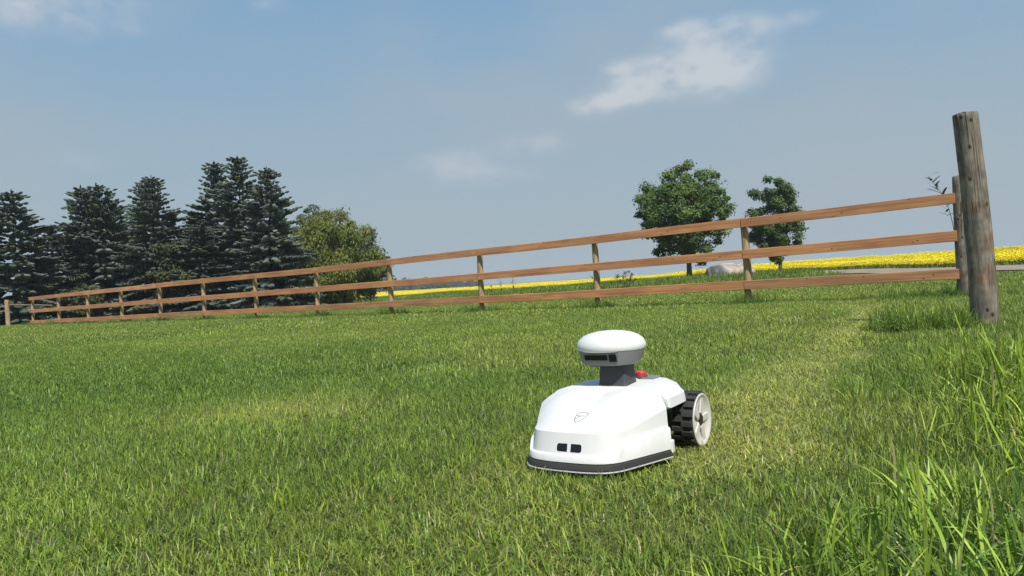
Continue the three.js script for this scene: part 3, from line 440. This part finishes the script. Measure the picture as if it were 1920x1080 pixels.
function spruceCrown(seed, H, Rb, tops = [[0, 0, 1]]) {      // whorls of boughs, each bough a feather of needle sprays
  const G = new Geo(), R = rng(seed), up = new THREE.Vector3(0, 1, 0);
  const TON = [[.205, .262, .200], [.255, .315, .250], [.160, .215, .158], [.310, .370, .305], [.228, .262, .145]];
  const spray = (o, d, len, w, c) => { // flattened brush: two crossed tapering leaves
    const s = d.clone().cross(up); if (s.lengthSq() < 1e-4) s.set(1, 0, 0); s.normalize(); const u = s.clone().cross(d).normalize();
    for (const [a, b, k] of [[s, u, 1], [u, s, 0.85]]) { const q = [[0, .35], [.35, 1], [.75, .8], [1, .08]], ids = []; for (const [t, ww] of q) { const x = o.clone().addScaledVector(d, len * t), hw = w * ww * k * (0.85 + 0.3 * R()); ids.push(G.v(x.x + a.x * hw, x.y + a.y * hw - 0.02 * t * len, x.z + a.z * hw, b.x, b.y, b.z, c), G.v(x.x - a.x * hw, x.y - a.y * hw - 0.02 * t * len, x.z - a.z * hw, b.x, b.y, b.z, c)); } for (let k2 = 0; k2 < 6; k2 += 2) { G.tri(ids[k2], ids[k2 + 1], ids[k2 + 2]); G.tri(ids[k2 + 1], ids[k2 + 3], ids[k2 + 2]); } }
  };
  for (const [tx, tz, th] of tops) {
    const h = H * th, levels = Math.round(h * 5.6), main = th === 1;
    for (let l = 0; l < levels; l++) {
      const f = (l + R() * 0.8) / levels; if (!main && f < 0.5) continue;
      const y = 0.02 * h + f * 0.975 * h, env = Rb * (main ? 1 : 0.8) * Math.pow(1 - f, 0.66) * (0.92 + 0.2 * Math.sin(f * 23 + seed)) + 0.10, n = Math.max(6, Math.round(6.5 + 5 * (1 - f)));
      const a0 = R() * 6.28, lean = th === 1 ? 0 : f;
      for (let k = 0; k < n; k++) {
        const az = a0 + k / n * 6.28 + (R() - .5) * .6, len = env * (0.55 + 0.65 * R()), ca = Math.cos(az), sa = Math.sin(az), slope = lerp(-0.32, 0.55, Math.pow(f, 1.6)) + (R() - .5) * .22, tone = TON[Math.floor(R() * 5)];
        const steps = Math.max(3, Math.round(len / 0.17)); let o = new THREE.Vector3(tx * Math.min(1, f * 1.6), y, tz * Math.min(1, f * 1.6)), pit = slope;
        for (let s = 0; s < steps; s++) {
          const t = s / steps, d = new THREE.Vector3(ca * Math.cos(pit), Math.sin(pit), sa * Math.cos(pit));
          if (t > 0.4 || len < .5) {
            const sl = Math.min(0.46, (1.05 - t * 0.75) * len * 0.42) * (0.7 + 0.5 * R()), side = new THREE.Vector3(-sa, 0, ca), v = 0.75 + 0.5 * R(), c = tone.map((q) => q * v);
            for (const m of [-1, 1]) { const dd = d.clone().multiplyScalar(0.62).addScaledVector(side, m * (0.75 + 0.2 * R())); dd.y += -0.10 + (R() - .5) * 0.35; dd.normalize(); spray(o, dd, sl * 1.1, 0.095 + 0.045 * R(), c); }
            if (R() < 0.75) { const dd = d.clone(); dd.y += 0.45 * (R() - 0.35); dd.normalize(); spray(o, dd, sl * 0.9, 0.10, c); }
          }
          o = o.clone().addScaledVector(d, len / steps); pit += 0.42 / steps * (t > 0.4 ? 1 : -0.4);
        }
        spray(o, new THREE.Vector3(ca, 0.3, sa).normalize(), 0.28, 0.075, tone);
      }
    }
    spray(new THREE.Vector3(tx, h * 0.985, tz), up, 0.35, 0.05, TON[1]);
  }
  return G.build();
}
{
  const kinds = [spruceCrown(41, 8, 2.35), spruceCrown(42, 8, 2.6), spruceCrown(43, 8, 2.2), spruceCrown(44, 7.4, 3.0, [[0, 0, 1], [-0.75, 0.1, 0.985], [0.5, -0.3, 0.9]])];
  const stems = limb([[0, -0.2, 0], [0.02, 2, 0], [0, 5, 0.02], [0, 7.6, 0]].map((v) => new THREE.Vector3(...v)), 0.15, 0.02);
  const list = [ // x, z, top, kind, width, turn, label
    [-23.8, -36, 6.35, 1, 1.12, 0.4, 'blue spruce beside the weathered grey post and rails'],
    [-23.6, -38.6, 4.9, 0, 1.15, 2.2, 'shorter spruce squeezed in beside the outermost blue spruce'],
    [-22.9, -40.5, 4.2, 2, 1.3, 3.1, 'lowest dark spruce in the gap between two taller ones'],
    [-21.9, -40, 7.05, 3, 1.0, 0.2, 'broad spruce with several crowded tops'],
    [-20.6, -42.4, 7.3, 2, 1.0, 1.2, 'narrow dark spruce rising behind the broad many-topped one'],
    [-18.46, -39, 7.15, 1, 1.0, 5.0, 'bushy dark spruce standing beside the broad many-topped one'],
    [-17.7, -41.8, 5.3, 0, 1.0, 2.9, 'small spruce tip showing in the gap between two groups'],
    [-16.3, -42, 8.2, 2, 1.05, 3.7, 'slender tall spruce beside the tallest one'],
    [-14.26, -40, 8.05, 0, 1.08, 1.0, 'tallest blue spruce of the row'],
    [-12.1, -38, 7.05, 1, 0.98, 2.5, 'pointed blue spruce next to the yellowish willow'],
    [-15.9, -38.6, 4.4, 1, 1.5, 0.9, 'low wide spruce in front of the tallest one'],
  ];
  list.forEach(([x, z, top, k, w, turn, label]) => {
    const t = thing('spruce_tree', label, 'tree', 'spruces behind the fence'), gy = terrain(x, z), s = (top - gy) / (k === 3 ? 7.4 : 8);
    t.position.set(x, gy, z); t.rotation.y = turn; part('trunk', stems, bark, t).scale.set(s, s * (k === 3 ? .92 : 1), s); part('crown', kinds[k], needleMat, t).scale.set(w * (0.35 + 0.65 * s), s, w * (0.35 + 0.65 * s)); shadow(t);
  });
}
function leafTree(o) {                                      // trunk, limbs, and leaves in clumps at the limb ends
  const R = rng(o.seed), G = new Geo(), wood = [], V = (x, y, z) => new THREE.Vector3(x, y, z);
  const [rx, ry, rz] = o.r, cy = o.cy;
  wood.push(limb([V(0, -0.2, 0), V(o.bend ?? 0.05, cy * 0.35, 0), V(0.02, cy * 0.75, 0.03), V(-0.05, cy + ry * 0.55, 0)], o.trunk, o.trunk * 0.18));
  const clumps = [];
  for (let k = 0; k < o.clumps; k++) {
    const u = R() * 2 - 1, t = R() * 6.283, q = Math.sqrt(1 - u * u), rr = Math.pow(R(), 0.42), n = 0.78 + 0.5 * fbm(Math.cos(t) * 1.4 + o.seed, u * 1.7 + Math.sin(t) * 1.4, o.seed, 2), sq = u < 0 ? (o.flat ?? 0.8) : 1;
    const tp = 1 - (o.point ?? 0.25) * Math.max(0, u * rr), c = V(q * Math.cos(t) * rx * rr * n * tp, cy + u * ry * rr * n * sq, q * Math.sin(t) * rz * rr * n * tp);
    clumps.push([c, lerp(o.c0, o.c1, R()) * (rr > 0.85 ? 0.75 : 1)]);
    if (k % 5 === 0) { const h = Math.max(o.low ?? cy * 0.35, Math.min(c.y - 0.3, cy * 0.5 + R() * cy * 0.5)), b = V(0, h, 0), mid = b.clone().lerp(c, 0.5); mid.y += 0.12 * c.distanceTo(b); wood.push(limb([b, mid, c], o.trunk * 0.36, 0.012, 5)); }
  }
  const per = Math.round(o.leaves / clumps.length);
  for (const [c, cr] of clumps) {
    const tone = o.tones[Math.floor(R() * o.tones.length)], cv = 0.8 + 0.4 * R();
    for (let k = 0; k < per; k++) {
      const u = R() * 2 - 1, t = R() * 6.283, q = Math.sqrt(1 - u * u), rr = cr * (R() < 0.15 ? 0.8 + 0.6 * R() : Math.pow(R(), 0.5)), x = c.x + q * Math.cos(t) * rr, y = c.y + u * rr * 0.75 - (o.droop ?? 0) * R() * cr, z = c.z + q * Math.sin(t) * rr;
      const n = V((x - c.x) * 0.8 + (R() - .5) * cr * 1.3, (y - c.y) * 0.8 + 0.55 * cr + (R() - .5) * cr, (z - c.z) * 0.8 + (R() - .5) * cr * 1.3).normalize();
      const a = V(R() - .5, -0.5 * R() - (o.hang ?? 0), R() - .5).cross(n).normalize(), b = n.clone().cross(a), w = o.leaf * (0.65 + 0.7 * R()), v = cv * (0.75 + 0.5 * R()), col = tone.map((h) => h * v), asp = o.asp ?? 0.62;
      const qd = [[0, -1], [asp, -.1], [0, 1.05], [-asp, .1]].map(([m, k2]) => G.v(x + w * (a.x * m + b.x * k2), y + w * (a.y * m + b.y * k2), z + w * (a.z * m + b.z * k2), n.x, n.y, n.z, col));
      G.tri(qd[0], qd[1], qd[2]); G.tri(qd[0], qd[2], qd[3]);
    }
  }
  const t = thing(o.name, o.label, o.category ?? 'tree', o.group); t.position.set(o.at[0], terrain(...o.at), o.at[1]); t.rotation.y = o.turn ?? 0;
  part('trunk', mergeGeometries(wood), bark, t); part('crown', G.build(), o.mat ?? treeLeaf, t); return shadow(t);
}
const treeLeaf = leafMat({ transmission: 0.42, roughness: 0.85 });
const DEEP = [[.096, .176, .028], [.122, .206, .034], [.078, .146, .028], [.156, .236, .042]];
leafTree({ name: 'broadleaf_tree', label: 'larger round leafy tree beside the pale boulder', group: 'leafy trees beyond the fence', seed: 3, at: [10.0, -42], r: [2.55, 2.65, 2.5], cy: 3.75, flat: 0.9, clumps: 300, c0: .22, c1: .66, leaves: 52000, leaf: .076, trunk: .17, tones: DEEP, low: 1.0, turn: 0.6 });
leafTree({ name: 'broadleaf_tree', label: 'smaller narrow leafy tree behind the fence post', group: 'leafy trees beyond the fence', seed: 8, at: [15.45, -43], r: [1.55, 2.55, 1.4], cy: 3.1, flat: 0.95, point: 0.1, clumps: 110, c0: .24, c1: .52, leaves: 24000, leaf: .074, trunk: .12, tones: [[.104, .176, .036], [.130, .204, .044], [.086, .150, .034]], low: .8, bend: -0.1, turn: 2.2 });
leafTree({ name: 'willow_tree', label: 'yellowish green rounded willow at the end of the spruces', seed: 15, at: [-10.5, -42], r: [3.2, 2.9, 2.7], cy: 2.55, flat: 0.9, clumps: 300, c0: .45, c1: .8, leaves: 52000, leaf: .10, asp: .34, droop: .5, hang: .5, trunk: .16, tones: [[.215, .245, .036], [.185, .225, .036], [.245, .268, .046], [.150, .198, .036]], low: .5 });
leafTree({ name: 'poplar_tree', label: 'loose grey-green poplar showing at the side of the willow', seed: 22, at: [-9.2, -44.5], r: [2.2, 2.4, 2.0], cy: 2.55, flat: 0.9, clumps: 200, c0: .28, c1: .6, leaves: 19000, leaf: .09, trunk: .12, tones: [[.150, .195, .085], [.180, .220, .100], [.125, .170, .075]], low: .6 });
leafTree({ name: 'poplar_tree', label: 'thin grey-green treetop rising behind the willow next to the spruces', seed: 29, at: [-11.9, -46], r: [1.6, 1.6, 1.5], cy: 4.7, clumps: 50, c0: .25, c1: .5, leaves: 4200, leaf: .09, trunk: .12, tones: [[.125, .160, .080], [.145, .178, .090]], low: 1 });
for (const [x, z, r, h, s, label] of [[-17.0, -37.6, 1.25, 1.9, 51, 'yellow-green bush wedged between the two spruce groups'], [-21.4, -36.9, 1.0, .95, 52, 'low yellow-green bush at the foot of the broad spruce']])
  leafTree({ name: 'leafy_bush', label, category: 'bush', group: 'bushes among the spruces', seed: s, at: [x, z], r: [r, h, r], cy: h + .1, clumps: 46, c0: .25, c1: .45, leaves: 4200, leaf: .075, trunk: .05, tones: [[.100, .125, .036], [.085, .112, .036], [.118, .138, .045]], low: .15 });
leafTree({ name: 'leafy_bush', label: 'small sparse shrub showing under the middle fence board', category: 'bush', seed: 61, at: [2.72, -18], r: [.3, .3, .25], cy: .42, clumps: 18, c0: .05, c1: .1, leaves: 420, leaf: .03, asp: .25, trunk: .014, tones: [[.06, .085, .04], [.075, .1, .05]], low: .02 });
{ // far wood along the skyline
  const wood = stuff('distant_wood', 'dark bluish line of woodland along the far edge of the fields', 'wood');
  const G = new Geo(), R = rng(1200);
  for (let k = 0; k < 240; k++) { const u = R() * 2 - 1, t = R() * 6.283, q = Math.sqrt(1 - u * u), rr = Math.cbrt(R()), x = q * Math.cos(t) * rr * 3, y = 2.6 + u * rr * 2.7, z = q * Math.sin(t) * rr * 3, w = 0.35 + 0.4 * R(), n = new THREE.Vector3(x + R() - .5, (y - 2) + R(), z + R() - .5).normalize(), a = new THREE.Vector3(R() - .5, R() - .5, R() - .5).cross(n).normalize(), b = n.clone().cross(a), c = [[.03, .055, .022], [.04, .07, .026]][k % 2]; const id = [[-1, -1], [1, -.8], [.8, 1], [-1, .9]].map(([m, e]) => G.v(x + w * (a.x * m + b.x * e), y + w * (a.y * m + b.y * e), z + w * (a.z * m + b.z * e), n.x, n.y, n.z, c)); G.tri(id[0], id[1], id[2]); G.tri(id[0], id[2], id[3]); }
  const g = G.build(), pts = [], n = 210; for (let i = 0; i < n; i++) { const x = -250 + 232 * (i + R()) / n, z = -420 - R() * 30, s = (0.85 + 0.55 * R()) * lerp(1.25, 0.75, sstep(-60, -20, x)); pts.push([x, terrain(x, z) - 0.3, z, R() * 6.28, s, 0.85 + 0.35 * R(), 1, 1, 1]); }
  scatter(wood, 'treetops', [g], leafMat({ transmission: 0.15 }), pts);
}

// ------------------------------------------------------------------ boulder and weeds
{
  const g0 = new THREE.IcosahedronGeometry(1, 12); g0.deleteAttribute('uv'); g0.deleteAttribute('normal'); const g = mergeVertices(g0, 1e-4), P = g.attributes.position, col = [];
  for (let i = 0; i < P.count; i++) { let x = P.getX(i), y = P.getY(i), z = P.getZ(i); const n = fbm(x * 1.3 + 4, y * 1.3 + z * 1.1 + 9, 301, 4), f = 0.78 + 0.42 * n, fl = Math.min(1, 0.82 / Math.max(Math.abs(x) + 0.35 * Math.abs(y), 0.2)); x *= f * fl; z *= f; y = y * f * (1 - 0.22 * sstep(0.3, 1, y)) + 0.10 * (fbm(x * 3.1 + 8, z * 3.1 + y * 2, 311, 3) - 0.5); const gr = sstep(-0.35, -0.15, x + 0.3 * (fbm(x * 4, y * 4, 305, 3) - 0.5)), sp = (0.62 + 0.62 * fbm(x * 5 + 3, y * 6 + z * 5, 307, 4)) * (1 - 0.45 * sstep(0.6, 0.68, fbm(x * 3 + 11, y * 5 + z * 4, 313, 3))); col.push(lerp(.17, .50, gr) * sp, lerp(.165, .41, gr) * sp, lerp(.15, .335, gr) * sp); P.setXYZ(i, x * 1.6, (y + 0.2) * 0.95, z * 0.95); }
  g.setAttribute('color', new THREE.Float32BufferAttribute(col, 3)); g.computeVertexNormals();
  const b = tag(new THREE.Mesh(g, std({ vertexColors: true, roughness: 0.95 })), 'pale beige boulder lying between the two leafy trees', 'boulder'); b.name = 'boulder'; b.position.set(11.15, terrain(11.15, -38.6) - 0.12, -38.6); b.rotation.y = 0.3; scene.add(shadow(b));
}
function weed(name, label, x, z, h, seed, leafLen, from, n, tone, lean = .03) {   // upright stem with lance-shaped leaves
  const t = thing(name, label, 'plant'), R = rng(seed), G = new Geo(), gy = terrain(x, z); t.position.set(x, gy, z);
  part('stem', limb([new THREE.Vector3(0, -.05, 0), new THREE.Vector3(.01, h * .5, .01), new THREE.Vector3(-lean * .3, h * .8, 0), new THREE.Vector3(-lean, h, 0)], .006, .0025, 6), std({ color: rgb(.10, .12, .05), roughness: .8 }), t);
  const Gp = new Geo();
  for (let k = 0; k < n; k++) { const f = from + (1 - from) * (k + R() * .6) / n, g = new Geo(); blade(g, R, 0, 0, leafLen * (0.6 + 0.6 * R()), leafLen * 0.2, k * 2.4 + R(), 0.75 + 0.5 * R(), 0.5, tone.map((c) => c * (0.8 + 0.4 * R())), 0.08, 5); const geo = g.build(); geo.translate(-lean * (f < .8 ? .3 * f / .8 : .3 + .7 * (f - .8) / .2), h * f, 0); part('leaf', geo, grassMat, t); }
  return shadow(t);
}
weed('willow_weed', 'thin weed with narrow leaves growing up behind the fence end post', 5.96, -10.02, 1.66, 71, .16, .66, 22, [.065, .085, .050], .30);
for (const [x, z, h, s, label] of [[-.35, -24, .72, 81, 'tall thin weed stalk in the meadow showing between the lower boards'], [.05, -26, .86, 82, 'pair-forming tall weed stalk standing behind the meadow weeds'], [-.6, -22, .55, 83, 'shorter weed stalk in the meadow showing between the lower boards'], [2.2, -20, .62, 84, 'leafy weed beside the sparse shrub under the middle board']])
  weed('meadow_weed', label, x, z, h, s, .16, .3, 14, [.07, .10, .045]);

renderer.render(scene, camera);
